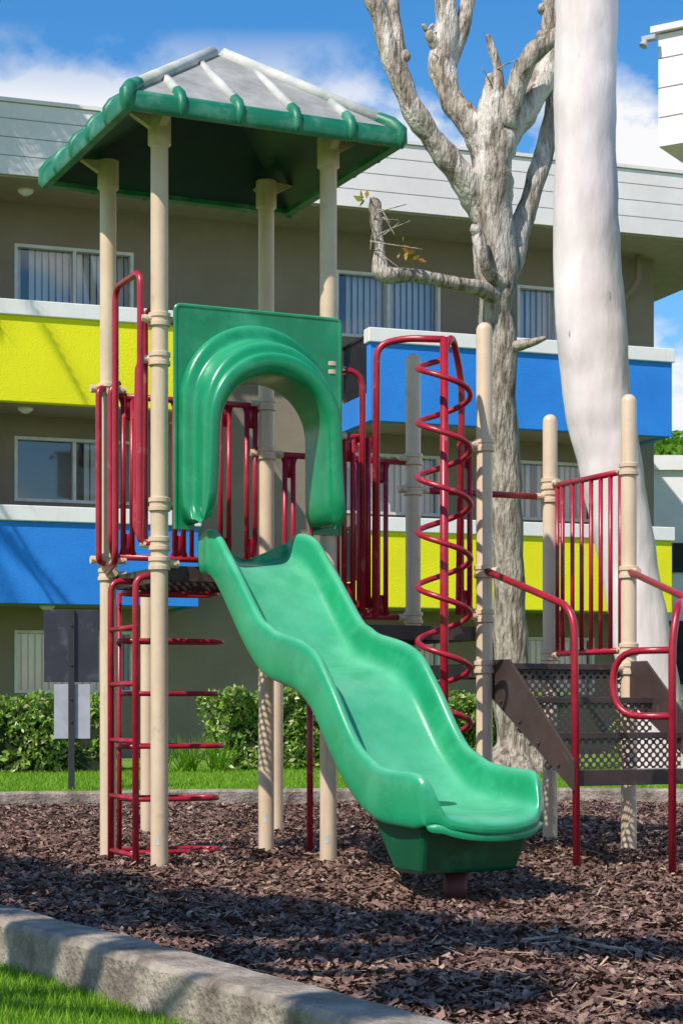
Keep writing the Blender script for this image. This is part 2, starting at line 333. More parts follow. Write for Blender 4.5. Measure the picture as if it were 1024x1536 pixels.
pipe([W(0,MV,2.58),W(-.075,.80,2.58),W(-.075,.80,1.62),W(0,MV,1.62)])
pipe([W(-.05,.52,2.56),W(-.1,.50,2.52),W(-.1,.50,1.70),W(-.05,.6,1.64)])
pipe([W(0,0,2.85),W(-.055,.07,2.85),W(-.055,.07,1.66),W(0,0,1.64)],fr=.06)
pipe([W(0,.02,2.6),W(-.08,.1,2.6),W(-.08,.14,1.72),W(0,.02,1.64)],fr=.06)
pipe([W(.03,.08,1.50),W(-.1,.08,1.50),W(-.1,.08,-.02)],.0175)
pipe([W(.03,.50,1.50),W(-.1,.50,1.50),W(-.1,.50,-.02)],.0175)
for zz in (1.24,.95,.655,.36,.07): pipe([W(-.1,.08,zz),W(-.1,.5,zz)],.014)
for i,zz in enumerate((1.47,1.2,.905,.61,.315,.02)):
    cx,cy=-.97,10.45; pts=[]
    hl=.27+(.03 if i%2 else 0); hw=.13
    for k in range(28):
        t=2*math.pi*k/28; x=math.copysign(abs(math.cos(t))**.55,math.cos(t))*hl; y=math.copysign(abs(math.sin(t))**.75,math.sin(t))*hw
        pts.append((cx+x*.95-y*.3,cy+x*.3+y*.95,zz))
    tube(red,pts,.014,seg=10,closed=True)
pipe([(-.178,10.45,1.2),(-.178,10.45,-.02)],.018); pipe([(-1.245,10.37,1.47),(-1.245,10.37,-.02)],.014)
sp=W(1.5,-.25); pipe([(sp.x,sp.y,2.79),(sp.x,sp.y,-.02)],.023)
hp=[]; r=.14; pitch=.29; z0,z1=.35,2.70
nst=int((z1-z0)/pitch*28)
for i in range(nst+1):
    z=z0+(z1-z0)*i/nst; t=-(z-z0)/pitch*2*math.pi+2.2
    hp.append((sp.x+r*math.cos(t),sp.y+r*math.sin(t),z))
hp=[(sp.x,sp.y,z0-.05)]+hp+[(sp.x,sp.y,z1+.06)]
tube(red,hp,.0155,seg=10)
pipe([W(1.2,-.03,1.30),W(1.2,-.05,2.76),W(1.34,-.10,2.80),W(1.5,-.25,2.78)],.019,fr=.12)
pipe([W(1.14,0,1.32),W(1.2,-.03,1.36)],.015)
pipe([W(1.5,-.25,2.72),W(1.60,-.15,2.84),W(1.72,-.04,2.6),W(1.70,-.04,1.33)],.019,fr=.12)
pipe([W(MU,0,2.62),W(1.13,-.02,2.62),W(1.13,-.02,1.33)],.017,fr=.1)
pipe([(.79,10.15,1.58),(1.19,9.46,1.335),(1.2,9.43,-.02)],.0195,fr=.13)
pipe([(1.645,10.53,1.60),(1.83,9.75,1.40),(1.66,9.12,1.34),(1.62,9.06,1.16),(1.62,9.06,-.02)],.0195,fr=.1)
pipe([(1.62,9.06,1.11),(1.36,9.27,1.11),(1.36,9.27,.785),(1.62,9.06,.785)],.0175,fr=.16)
obj('red_rails_ladder_and_spiral_climber',red,M['red'],play,True)

# roof
rc=(MU/2,MV/2); h=.755; ez=3.75; az=4.35
def R(x,y,z): return W(rc[0]+x,rc[1]+y,z)
mb=MB(); hh=h-.012; zt=ez+.085
mb.add([R(-hh,-hh,zt),R(hh,-hh,zt),R(hh,hh,zt),R(-hh,hh,zt),R(-.03,-.03,az),R(.03,-.03,az),R(.03,.03,az),R(-.03,.03,az)],
       [(0,1,5,4),(1,2,6,5),(2,3,7,6),(3,0,4,7),(4,5,6,7)])
obj('roof_panels',mb,M['roofgrey'],play)
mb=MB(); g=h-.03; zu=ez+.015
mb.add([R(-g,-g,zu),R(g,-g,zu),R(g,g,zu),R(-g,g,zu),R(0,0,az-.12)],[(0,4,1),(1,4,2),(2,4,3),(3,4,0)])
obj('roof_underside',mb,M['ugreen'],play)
mb=MB(); prof=[(-.045,.0),(.0,-.004),(.010,.015),(.006,.070),(-.006,.092),(-.03,.103),(-.05,.085)]
vs=[];fs=[]
for cx,cy in ((-1,-1),(1,-1),(1,1),(-1,1)):
    for o,zz in prof: vs.append(R(cx*(h+o),cy*(h+o),ez+zz))
n=len(prof)
for i in range(4):
    for k in range(n):
        a=i*n+k;b=i*n+(k+1)%n;c=((i+1)%4)*n+(k+1)%n;d=((i+1)%4)*n+k; fs.append((a,d,c,b))
mb.add(vs,fs)
ribs=MB(); bumps=mb
slope=(az-zt)/(hh)
for side in range(4):
    ca,sa=[(1,0),(0,1),(-1,0),(0,-1)][side]
    def S(x,y,z): return R(x*ca-y*sa,x*sa+y*ca,z)
    for x in (-.46,-.155,.155,.46):
        top=abs(x)+.03
        p0=S(x,-hh+.06,zt+.012+slope*.06); p1=S(x,-top,zt+slope*(hh-top)+.005)
        tube(ribs,[p0,p0.lerp(p1,.5),p1],[.030,.028,.024],seg=6)
        tube(bumps,[S(x,-h+.012,ez-.002),S(x,-h+.002,ez+.02),S(x,-h+.004,ez+.075),S(x,-h+.03,ez+.110),S(x,-h+.075,ez+.142)],[.016,.026,.028,.030,.028],seg=10)
    tube(ribs,[S(-hh+.08,-hh+.08,zt+.012+slope*.08),S(-.03,-.03,az+.005)],.036,seg=6)
    tube(bumps,[S(-h+.018,-h+.018,ez-.004),S(-h+.010,-h+.010,ez+.02),S(-h+.012,-h+.012,ez+.08),S(-h+.045,-h+.045,ez+.122),S(-h+.10,-h+.10,ez+.160)],[.022,.034,.038,.038,.034],seg=12)
obj('roof_ribs',ribs,M['ribgrey'],play,True); o=obj('roof_green_rim',mb,M['dgreen'],play,True); m=o.modifiers.new('e','EDGE_SPLIT'); m.split_angle=math.radians(40)

# ------------------------------------------------------------------ slide
slide=empty('playground_slide')
prof=[(-.02,1.69,1.565),(.08,1.74,1.565),(.2,1.70,1.54),(.35,1.575,1.41),(.51,1.415,1.24),(.65,1.285,1.11),(.78,1.205,1.03),(.94,1.17,.995),(1.11,1.13,.95),(1.26,1.035,.85),(1.38,.89,.71),(1.50,.755,.58),(1.65,.635,.465),(1.79,.585,.41),(1.93,.57,.395),(2.05,.565,.388),(2.14,.56,.384),(2.20,.545,.381),(2.245,.515,.376),(2.28,.465,.366),(2.303,.41,.349),(2.312,.36,.325),(2.306,.315,.295)]
S0=Vector((-.49,9.58,0)); DT=Vector((.5,-.866,0)); DW=Vector((.866,.5,0))
st=[tuple(c) for c in catmull([np.array(p) for p in prof],2)]
def sect(t,zr,zb,tx,tz):
    k=max(0,min(1,(2.0-t)/.3)); k*=.7
    nvec=(DT*(-tz)+Vector((0,0,tx))).normalized(); nvec=(nvec*k+Vector((0,0,1-k))).normalized()
    hr=(zr-zb)*(.84 if (tx<.8 and t<2) else 1)
    Wd=.305+.015*max(0,min(1,(t-1.6)/.4))
    Wd+=math.exp(-((t-1.90)/.12)**2)*.014
    if t<.1: Wd-=.02
    endf=max(0,min(1,(t-2.08)/.23)); low=max(0,min(1,(.37-zb)/.07))
    rt=.07; sk=-.06*(1-.75*max(endf**2,low))
    half=[(-Wd+.014,sk),(-Wd-.002,sk*.5),(-Wd-.004,hr*.6),(-Wd+.002,hr*.9),(-Wd+.024,hr+.004),(-Wd+.048,hr*.95),(-Wd+rt-.008,hr*.72),(-Wd+rt+.006,hr*.27),(-Wd+rt+.045,.010),(-Wd*.3,.0)]
    full=half+[(-x,y) for x,y in reversed(half)]
    und=[(Wd-.03,sk),(Wd-.055,-.01),(Wd-.11,-.03),(0,-.034),(-Wd+.11,-.03),(-Wd+.055,-.01),(-Wd+.03,sk)]
    full=full+und
    out=[]
    for x,y in full:
        q=abs(x)/Wd
        tt=t-endf*.13*q**2.2
        sq=1-.05*endf**2-.05*low
        out.append(S0+DT*tt+DW*x*sq+Vector((0,0,zb+.03*low*q*q))+nvec*y)
    return out
mb=MB(); vs=[];fs=[];n=None
for i,(t,zr,zb) in enumerate(st):
    a=st[max(i-1,0)];b=st[min(i+1,len(st)-1)]
    dx=b[0]-a[0];dz=b[2]-a[2];l=math.hypot(dx,dz)
    s=sect(t,zr,zb,dx/l,dz/l); n=len(s); vs+=s
for i in range(len(st)-1):
    for k in range(n):
        a=i*n+k;b=i*n+(k+1)%n; fs.append((a,a+n,b+n,b))
fs.append(tuple(range(n))); fs.append(tuple((len(st)-1)*n+k for k in reversed(range(n))))
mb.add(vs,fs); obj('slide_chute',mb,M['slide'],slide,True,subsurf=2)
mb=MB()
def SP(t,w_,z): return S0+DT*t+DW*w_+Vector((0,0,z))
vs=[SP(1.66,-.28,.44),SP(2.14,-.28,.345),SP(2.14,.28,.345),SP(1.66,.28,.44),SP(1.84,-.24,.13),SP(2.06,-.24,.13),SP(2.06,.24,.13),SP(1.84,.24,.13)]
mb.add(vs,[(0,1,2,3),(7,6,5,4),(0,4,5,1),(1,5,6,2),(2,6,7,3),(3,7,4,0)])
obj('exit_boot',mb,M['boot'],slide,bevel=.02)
mb=MB(); tube(mb,[SP(1.95,0,-.03),SP(1.95,0,.14)],.05,seg=20); obj('exit_leg',mb,M['dred'],slide,True)
def arch(w_,zt,zb,n=22):
    pts=[(-w_,zb),(-w_,zb+(zt-w_-zb)*.33),(-w_,zb+(zt-w_-zb)*.66)]
    for i in range(n+1):
        a=math.pi-math.pi*i/n; pts.append((w_*math.cos(a),zt-w_+w_*math.sin(a)))
    pts+= [(w_,zb+(zt-w_-zb)*.66),(w_,zb+(zt-w_-zb)*.33),(w_,zb)]; return pts
uc=.50
secs=[(.412,2.80,1.74,.05),(.412,2.80,1.74,.085),(.408,2.795,1.74,.10),(.395,2.775,1.745,.112),(.37,2.74,1.75,.118),(.358,2.72,1.752,.124),(.352,2.71,1.755,.14),(.352,2.705,1.755,.165),(.356,2.70,1.75,.185),(.362,2.695,1.75,.21),(.362,2.685,1.75,.27),(.356,2.67,1.755,.29),(.338,2.64,1.755,.298),(.326,2.615,1.76,.303),(.326,2.605,1.76,.318),(.345,2.615,1.745,.335),(.358,2.615,1.735,.35),(.36,2.60,1.725,.362),(.34,2.57,1.73,.366),(.305,2.53,1.75,.358),(.288,2.505,1.76,.33),(.285,2.50,1.76,.2),(.285,2.50,1.76,.05)]
mb=MB(); vs=[];fs=[]
for w_,zt_,zb_,d in secs:
    for j,(x,z) in enumerate(arch(w_,zt_,zb_)):
        low=max(0,min(1,(2.1-z)/.4)); fl=max(0,min(1,(d-.2)/.16))
        x2=x+math.copysign(.03*low*fl,x) if abs(x)>.1 else x
        vs.append(W(uc+x2,-d,z))
n=len(arch(1,2,0))
for i in range(len(secs)-1):
    for k in range(n-1):
        a=i*n+k; fs.append((a,a+1,a+1+n,a+n))
L_=len(secs)
for k in (0,n-1):
    i,j=0,L_-1
    while i+1<=j-1:
        if i+1==j-1: q=(i*n+k,(i+1)*n+k,j*n+k)
        else: q=(i*n+k,(i+1)*n+k,(j-1)*n+k,j*n+k)
        fs.append(q if k==0 else q[::-1]); i+=1;j-=1
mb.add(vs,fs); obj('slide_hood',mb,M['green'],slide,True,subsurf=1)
mb=MB(); ar=arch(.33,2.66,1.74,40)
xl,xr,zt_,zb_=.07-uc,.985-uc,2.875,1.735
for y0 in (-.035,-.052):
    vs=[];fs=[]
    for x,z in ar: vs+= [W(uc+x,y0,z),W(uc+x,y0,zt_)]
    for i in range(len(ar)-1):
        if abs(ar[i][0]-ar[i+1][0])>1e-5: fs.append((2*i,2*i+2,2*i+3,2*i+1))
    mb.add(vs,fs)
    for x0,x1 in ((xl,-.33),(.33,xr)): mb.add([W(uc+x0,y0,zb_),W(uc+x1,y0,zb_),W(uc+x1,y0,zt_),W(uc+x0,y0,zt_)],[(0,1,2,3)])
tube(mb,fillet([W(uc+xl,-.045,zb_),W(uc+xl,-.045,zt_),W(uc+xr,-.045,zt_),W(uc+xr,-.045,zb_)],.03,4),.012,seg=8)
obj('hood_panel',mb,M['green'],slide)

# ------------------------------------------------------------------ building
EX,EY=.944,.33
def BF(a,o,z): return Vector((-4.62+EX*a+EY*o, 25+EY*a-EX*o, z))
bld=empty('apartment_building')
O=-1.3; RT=10.67
wins=[(-4.2,-2.4),(.41,2.14),(5.255,6.96),(8.26,9.6)]
rows=[(1.03,1.93),(3.77,4.70),(6.45,7.45)]
mb=MB(); acuts=[-7]+[x for w_ in wins for x in w_]+[RT]; zc=[-.2]+[x for r_ in rows for x in r_]+[8.06]
glass=MB();fram=MB();bl=MB();room=MB()
for i in range(len(acuts)-1):
    for j in range(len(zc)-1):
        a0,a1,z0,z1=acuts[i],acuts[i+1],zc[j],zc[j+1]
        if not (i%2==1 and j%2==1):
            mb.add([BF(a0,O,z0),BF(a1,O,z0),BF(a1,O,z1),BF(a0,O,z1)],[(0,1,2,3)])
        else:
            d=O-.14
            mb.add([BF(a0,O,z0),BF(a1,O,z0),BF(a1,O,z1),BF(a0,O,z1),BF(a0,d,z0),BF(a1,d,z0),BF(a1,d,z1),BF(a0,d,z1)],[(0,4,5,1),(1,5,6,2),(2,6,7,3),(3,7,4,0)])
            glass.add([BF(a0,O-.08,z0),BF(a1,O-.08,z0),BF(a1,O-.08,z1),BF(a0,O-.08,z1)],[(0,1,2,3)])
            t=.045; f=lambda q0,q1,r0,r1:box(fram,q0,q1,O-.1,O+.015,r0,r1,BF)
            f(a0,a1,z0,z0+t); f(a0,a1,z1-t,z1); f(a0,a0+t,z0+t,z1-t); f(a1-t,a1,z0+t,z1-t); am=(a0+a1)/2; f(am-t*.5,am+t*.5,z0+t,z1-t)
            x=a0+.04
            sk=(j==3 and i==3)
            while x<a1-.05:
                if not (sk and x<am+.1) and random.random()>.03:
                    dy=random.uniform(-.012,.012)
                    bl.add([BF(x,O-.2+dy,z0),BF(x+.085,O-.235+dy,z0),BF(x+.085,O-.235+dy,z1),BF(x,O-.2+dy,z1)],[(0,1,2,3)])
                x+=.1
            room.add([BF(a0-.1,O-.6,z0-.1),BF(a1+.1,O-.6,z0-.1),BF(a1+.1,O-.6,z1+.1),BF(a0-.1,O-.6,z1+.1)],[(0,1,2,3)])
mb.add([BF(RT,O,-.2),BF(RT,-11,-.2),BF(RT,-11,8.06),BF(RT,O,8.06)],[(0,1,2,3)]); mb.add([BF(-7,-11,-.2),BF(RT,-11,-.2),BF(RT,-11,8.06),BF(-7,-11,8.06)],[(3,2,1,0)])
obj('stucco_walls',mb,M['wall'],bld)
obj('window_glass',glass,M['glass'],bld); obj('window_frames',fram,M['frame'],bld); obj('window_blinds',bl,M['blinds'],bld); obj('rooms',room,M['room'],bld)
mb=MB(); gv=MB(); zz=8.06
for i,hb in enumerate((.26,.25,.25,.22)):
    box(mb,-8,12.2,-11.5,0,zz,zz+hb-.014,BF); box(gv,-7.99,12.19,-11.49,-.012,zz+hb-.0139,zz+hb-.0001,BF); zz+=hb
box(mb,-8.02,12.23,-11.5,.03,zz,zz+.05,BF)
obj('roof_fascia',mb,M['fascia'],bld); obj('fascia_joints',gv,M['groove'],bld)
mb=MB(); box(mb,-8,12.18,-11.4,-.04,8.03,8.056,BF); obj('roof_soffit',mb,M['soffit'],bld)
def band(a0,a1,zb,zt,colm,nm,opn=False):
    m1=MB(); box(m1,a0,a1,-.15,0,zb,zt,BF)
    if opn: box(m1,a0,a0+.12,O,-.152,zb,zb+.42,BF)
    else: box(m1,a0,a0+.12,O,-.152,zb,zt,BF)
    box(m1,a1-.12,a1,O,-.152,zb,zt,BF)
    obj(nm+'_parapet',m1,colm,bld,bevel=.01)
    m2=MB(); box(m2,a0-.03,a1+.03,-.19,.045,zt,zt+.21,BF); box(m2,a1-.15,a1+.03,O,-.192,zt,zt+.21,BF)
    if not opn: box(m2,a0-.03,a0+.15,O,-.192,zt,zt+.21,BF)
    obj(nm+'_cap',m2,M['white'],bld,bevel=.012)
    m3=MB(); box(m3,a0+.122,a1-.122,O,-.152,zb+.02,zb+.15,BF); obj(nm+'_floor',m3,M['soffit'],bld)
    if opn:
        m4=MB(); x=O+.05
        while x<-.2:
            box(m4,a0+.04,a0+.06,x,x+.018,zb+.42,zt+.12,BF); x+=.1
        box(m4,a0+.03,a0+.07,O,-.2,zt+.12,zt+.16,BF); obj(nm+'_railing',m4,M['darkmetal'],bld)
band(-7,2.775,4.98,6.15,M['yellow'],'upper_left_balcony'); band(-7,2.775,2.235,3.36,M['blue'],'lower_left_balcony')
band(5.33,10.27,4.98,6.12,M['blue'],'upper_right_balcony',True); band(5.33,10.27,2.28,3.38,M['yellow'],'lower_right_balcony',True)
mb=MB()
for a,o,z in ((.45,-.6,8.03),(.45,-.6,5.0),(.75,-.6,2.255)):
    p=BF(a,o,z); tube(mb,[p,p-Vector((0,0,.04)),p-Vector((0,0,.08))],[.12,.1,.04],seg=16)
obj('ceiling_lamps',mb,M['white'],bld,True)
mb=MB(); tube(mb,fillet([BF(10.25,O+.25,8.0),BF(10.25,O+.25,7.6),BF(10.05,O+.07,7.3),BF(10.05,O+.07,0)],.1),.05,seg=10); obj('downpipe',mb,M['wall'],bld,True)

nb=empty('neighbour_building')
def NF(x,y,z): return Vector((2.57+.85*x+.53*y,15-.53*x+.85*y,z))
mb=MB(); gv=MB(); zz=5.38
for hb in (.24,.24,.24,.2):
    box(mb,0,6,0,5,zz,zz+hb-.012,NF); box(gv,.012,5.99,.012,4.99,zz+hb-.0119,zz+hb-.0001,NF); zz+=hb
box(mb,-.05,6,-.05,5.05,zz,zz+.05,NF); obj('eave_fascia',mb,M['fascia'],nb); obj('fascia_joints',gv,M['groove'],nb)
mb=MB(); box(mb,.9,5.9,.9,4.9,-.2,5.375,NF); obj('walls',mb,M['white'],nb)
mb=MB(); box(mb,-.10,.02,-.12,-.055,6.22,6.26,NF); tube(mb,[NF(-.07,-.1,6.22),NF(-.085,-.12,6.175)],[.022,.038],seg=12); obj('floodlight',mb,M['signgrey'],nb,bevel=.006)
fb=empty('white_background_building')
mb=MB(); box(mb,6.3,16,38,46,-.2,5.7); box(mb,6.2,16.1,37.9,46.1,5.7,6.0); obj('walls',mb,M['white'],fb)
mb=MB(); box(mb,6.6,7.6,37.94,37.99,1.3,2.6); box(mb,6.6,7.6,37.94,37.99,3.6,4.2); obj('windows',mb,M['room'],fb)

# ------------------------------------------------------------------ ground, kerbs
mb=MB(); mb.add([(-600,-200,-.06),(600,-200,-.06),(600,900,-.06),(-600,900,-.06)],[(0,1,2,3)]); obj('ground',mb,M['lawn'])
fc=[(-5.8,14.6),(-3.55,10.8),(-1.27,6.9),(-.45,5.53),(.27,4.27),(1.6,1.9),(2.9,-.6)]
bc=[(-9,12.9),(-5.5,14.4),(-2.8,15.3),(-.6,15.9),(1.6,16.1),(3.4,15.8),(5.5,14.9),(9,12)]
fcs=[tuple(p) for p in catmull(fc,40)]; bcs=[tuple(p) for p in catmull(bc,14)]
def kerb(path,w_,z0,z1,name,side):
    m_=MB(); vs=[];n=len(path)
    for i,(x,y) in enumerate(path):
        a=path[max(i-1,0)];b=path[min(i+1,n-1)]; t=Vector((b[0]-a[0],b[1]-a[1],0)).normalized(); nn=Vector((-t.y,t.x,0))*side
        p=Vector((x,y,0)); j=noise.noise(p*2.5)*.006; j2=noise.noise(p*7+Vector((5,0,0)))*.010; j3=noise.noise(p*9+Vector((0,7,0)))*.008
        for o,z in ((0,z0),(0+j2,z1-.02+j3),(.018+j2,z1),(w_*.5,z1+.004),(w_-.018+j2,z1),(w_+j2,z1-.02+j3),(w_+j,z0)): vs.append(p+nn*o+Vector((0,0,z+(j if z>z0 else 0))))
    fs=[]
    for i in range(n-1):
        for k in range(6): a=i*7+k; fs.append((a,a+1,a+8,a+7))
    m_.add(vs,fs); return obj(name,m_,M['concrete'],None)
kerb(fcs,.2,-.1,.10,'concrete_curb',-1)
kerb(bcs,.17,-.05,.12,'concrete_curb',1)
bx=np.array([p[0] for p in bcs]); by=np.array([p[1] for p in bcs])
fx=np.array([p[0] for p in fcs]); fy=np.array([p[1] for p in fcs])
def back_y(x): return np.interp(x,bx,by)
def front_y(x): return np.interp(x,fx,fy)
xs=np.arange(-6.5,8.5,.1); ys=np.arange(-.5,16.4,.1)
mb=MB(); idx={}
def mz(x,y): return .03*noise.noise(Vector((x*1.3,y*1.3,0)))+.016*noise.noise(Vector((x*5,y*5,3)))
for i,x in enumerate(xs):
    for j,y in enumerate(ys):
        if y>front_y(x)-.12 and y<back_y(x)+.1:
            idx[(i,j)]=len(mb.v); mb.v.append((x,y,mz(x,y)))
for (i,j) in list(idx):
    q=[(i,j),(i+1,j),(i+1,j+1),(i,j+1)]
    if all(k in idx for k in q): mb.f.append(tuple(idx[k] for k in q))
obj('mulch',mb,M['mulch'],None,True)
def chips(nn,ymin,ymax,lmin,lmax,name,mat_,wr=(.25,.5),tilt=.6,zoff=.018):
    u=np.random.rand(nn); y=ymin*(ymax/ymin)**u; half=y*.2+.15
    x=(np.random.rand(nn)*2-1)*half
    k=(y>front_y(x)+.02)&(y<back_y(x)-.02); x=x[k];y=y[k]; n_=len(x)
    z=np.array([mz(a,b) for a,b in zip(x,y)])+np.random.rand(n_)*zoff
    l=np.random.uniform(lmin,lmax,n_)/2; w_=l*np.random.uniform(wr[0],wr[1],n_)
    a=np.random.rand(n_)*6.283; tl=(np.random.rand(n_)-.5)*2*tilt; tw=(np.random.rand(n_)-.5)*2*tilt*1.3
    d=np.stack([np.cos(a)*np.cos(tl),np.sin(a)*np.cos(tl),np.sin(tl)],1)
    p=np.stack([-np.sin(a)*np.cos(tw),np.cos(a)*np.cos(tw),np.sin(tw)],1)
    C=np.stack([x,y,z+.006],1)
    V=np.stack([C-d*l[:,None]-p*w_[:,None]*.7,C+d*l[:,None]*.9-p*w_[:,None],C+d*l[:,None]+p*w_[:,None]*.6,C-d*l[:,None]*.8+p*w_[:,None]],1)
    return np_obj(name,V,4,mat_,None)
chips(120000,3.9,16.2,.018,.058,'mulch_chips',M['chips'])
chips(3200,3.9,15,.04,.13,'dry_straw_litter',M['straw'],wr=(.03,.07),tilt=.25,zoff=.03)
chips(300,3.9,14,.025,.05,'fallen_leaves',M['straw'],wr=(.35,.6),tilt=.4,zoff=.03)
mb=MB(); tube(mb,catmull([(.62,6.35,.03),(.75,6.30,.045),(.88,6.12,.035),(.98,6.08,.03)],5),.006,seg=6); tube(mb,catmull([(1.0,5.2,.03),(1.08,5.3,.045),(1.2,5.28,.035)],5),.005,seg=6); obj('fallen_twig',mb,M['bark'],None,True)
mb=MB(); n=len(bcs); vs=[]
for i,(x,y) in enumerate(bcs): vs+=[(x,y+.12,.085),(x*3,60,.10)]
mb.add(vs,[(2*i,2*i+2,2*i+3,2*i+1) for i in range(n-1)]); obj('lawn',mb,M['lawn'])
def blades(x,y,z,hmin,hmax,wd,name):
    n_=len(x); a=np.random.rand(n_)*6.283; hh_=np.random.uniform(hmin,hmax,n_); l=np.random.normal(0,.35,(n_,2))*hh_[:,None]
    C=np.stack([x,y,z],1); p=np.stack([np.cos(a),np.sin(a),np.zeros(n_)],1)*wd
    T=C+np.stack([l[:,0],l[:,1],hh_],1)
    V=np.stack([C-p,C+p,T],1); return np_obj(name,V,3,M['grassb'],None)
n_=120000; x=np.random.uniform(-2.2,.4,n_); y=np.random.uniform(3.6,8,n_); k=(y<front_y(x)-.28)&(np.abs(x)<y*.2+.1); x=x[k];y=y[k]
blades(x,y,np.full(len(x),-.06),.015,.045,.0022,'grass')
n_=50000; y=16*(22/15.4)**np.random.rand(n_)-.6; x=np.random.uniform(-1,1,n_)*(y*.2); k=y>back_y(x)+.2; x=x[k];y=y[k]
blades(x,y,np.full(len(x),.085),.02,.05,.005,'grass')

# ------------------------------------------------------------------ foliage
def leaves(C,size,name,mat_,parent=None):
    n_=len(C); a=np.random.normal(size=(n_,3)); a/=np.linalg.norm(a,axis=1)[:,None]
    b=np.random.normal(size=(n_,3)); b-=a*(a*b).sum(1)[:,None]; b/=np.linalg.norm(b,axis=1)[:,None]
    s=size*np.random.uniform(.6,1.3,n_)[:,None]
    V=np.stack([C-a*s,C+b*s*.45,C+a*s,C-b*s*.45],1); return np_obj(name,V,4,mat_,parent)
def hedge(a0,a1,o0,o1,zt,n_):
    e=empty('hedge')
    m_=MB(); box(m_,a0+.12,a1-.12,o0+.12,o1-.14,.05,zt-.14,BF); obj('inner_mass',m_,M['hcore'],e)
    A=np.random.uniform(a0,a1,n_); Oo=np.random.uniform(o0,o1,n_); Z=np.random.uniform(.08,zt,n_)
    s=np.random.rand(n_); d=np.abs(np.random.normal(0,.06,n_))
    Oo=np.where(s<.55,o1-d,Oo); Z=np.where((s>=.55)&(s<.9),zt-d,Z); A=np.where(s>=.95,a1-d,np.where((s>=.9)&(s<.95),a0+d,A))
    bump=np.array([.22*noise.noise(Vector((p*1.9,q*2,r*2.4)))+.10*noise.noise(Vector((p*6,q*5,r*6))) for p,q,r in zip(A,Oo,Z)])
    Oo+=bump*1.2; Z+=bump*.7
    C=np.array([BF(p,q,r) for p,q,r in zip(A,Oo,Z)])
    leaves(C,.042,'leaves',M['leafh'],e)
hedge(-3.5,.62,3.3,4.4,.95,14000); hedge(1.9,3.75,3.3,4.4,.98,10000); hedge(5.2,6.9,2.3,3.2,.97,7000); hedge(8.6,10.6,1.2,2.2,1.0,7000)
sh=empty('strappy_plant'); V=[]
for c in range(3):
    cx,cy=(-2.1+.35*c,20.9+.1*c)
    for i in range(90):
        a=random.random()*6.283; l=random.uniform(.25,.5); le=random.uniform(.1,.35)
        b=np.array((cx+random.gauss(0,.05),cy+random.gauss(0,.05),.08)); t=b+np.array((math.cos(a)*le,math.sin(a)*le,l)); p=np.array((-math.sin(a),math.cos(a),0))*.012
        V.append([b-p,b+p,t])
np_obj('leaves',np.array(V),3,M['grassb'],sh)

def limb(mb,pts,k,org,seg=20,jit=.24,js=3.2,sub=8):
    P=[(org[0]+x*k,org[1]+yy,org[2]+z*k,r*k) for x,z,r,yy in pts]
    Q=catmull(P,sub); tube(mb,[q[:3] for q in Q],[max(.003,float(q[3])) for q in Q],seg=seg,jit=jit,jscale=js)
syc=empty('bare_sycamore_tree'); mb=MB(); k=.00739; org=(1.907,20.5,.08)
T=[[(0,-10,50,0),(0,12,40,0),(0,45,30,0),(-2,100,26,0),(-6,257,25,0),(-16,457,25,0),(-22,657,26,0),(-25,727,30,0),(-32,857,31,0),(-33,915,31,0),(-33,950,22,0)],
 [(-40,830,22,0),(-52,862,23,0),(-80,897,20,-.1),(-120,942,18,-.2),(-155,992,17,-.3),(-180,1057,16,-.3),(-200,1117,14,-.3),(-217,1167,13,-.3),(-240,1250,10,-.2)],
 [(-172,1040,12,-.3),(-176,1085,11,-.3),(-183,1157,9,-.2),(-178,1230,7,0)],
 [(-33,890,25,0),(-38,925,24,0),(-58,967,21,0),(-90,1017,19,.1),(-107,1077,20,.2),(-100,1137,18,.2),(-102,1210,15,.3)],
 [(-105,1060,14,.2),(-92,1090,13,.25),(-72,1147,12,.3),(-60,1210,10,.4)],
 [(-105,1085,10,.2),(-122,1110,9,.1),(-128,1120,6,.1)],
 [(-30,900,26,0),(-22,940,27,0),(-4,980,25,.1),(30,1022,20,.2),(56,1080,17,.3),(62,1157,15,.3),(60,1240,12,.3)],
 [(-12,970,18,-.05),(4,1030,16,-.15),(22,1068,15,-.2),(50,1092,13,-.2),(75,1120,11,-.1),(90,1200,9,0)],
 [(-33,930,26,0),(-34,985,21,-.05),(-30,1025,17,-.05),(-31,1046,13,-.05),(-31,1050,4,-.05)],
 [(-20,1010,9,-.1),(-26,1060,7,-.1),(-36,1092,6,-.1),(-40,1106,4,-.1)],
 [(-20,730,20,.1),(-6,765,19,.1),(12,827,17,.2),(42,917,15,.3),(60,987,14,.4),(72,1067,13,.4),(80,1150,11,.4)],
 [(-25,712,14,-.1),(-50,720,12,-.3),(-90,722,10,-.5),(-150,727,9,-.7),(-190,725,12,-.8),(-202,735,12,-.8),(-203,767,8,-.8),(-208,800,9,-.8),(-210,825,11,-.8),(-214,836,4,-.8)],
 [(-56,800,11,-.3),(-50,765,9,-.4),(-38,742,10,-.3),(-14,730,9,-.15)],
 [(-54,795,8,-.3),(-62,806,8,-.35),(-68,808,5,-.35)],
 [(0,640,8,-.1),(20,640,6,-.3),(42,645,3,-.4)]]
for l in T: limb(mb,l,k,org)
for i in range(8):
    a=i*.785+.3; limb(mb,[(0,60,14,0),(math.cos(a)*34,20,15,math.sin(a)*.22),(math.cos(a)*62,2,11,math.sin(a)*.42),(math.cos(a)*85,-8,6,math.sin(a)*.6)],k,org,seg=8,sub=5)
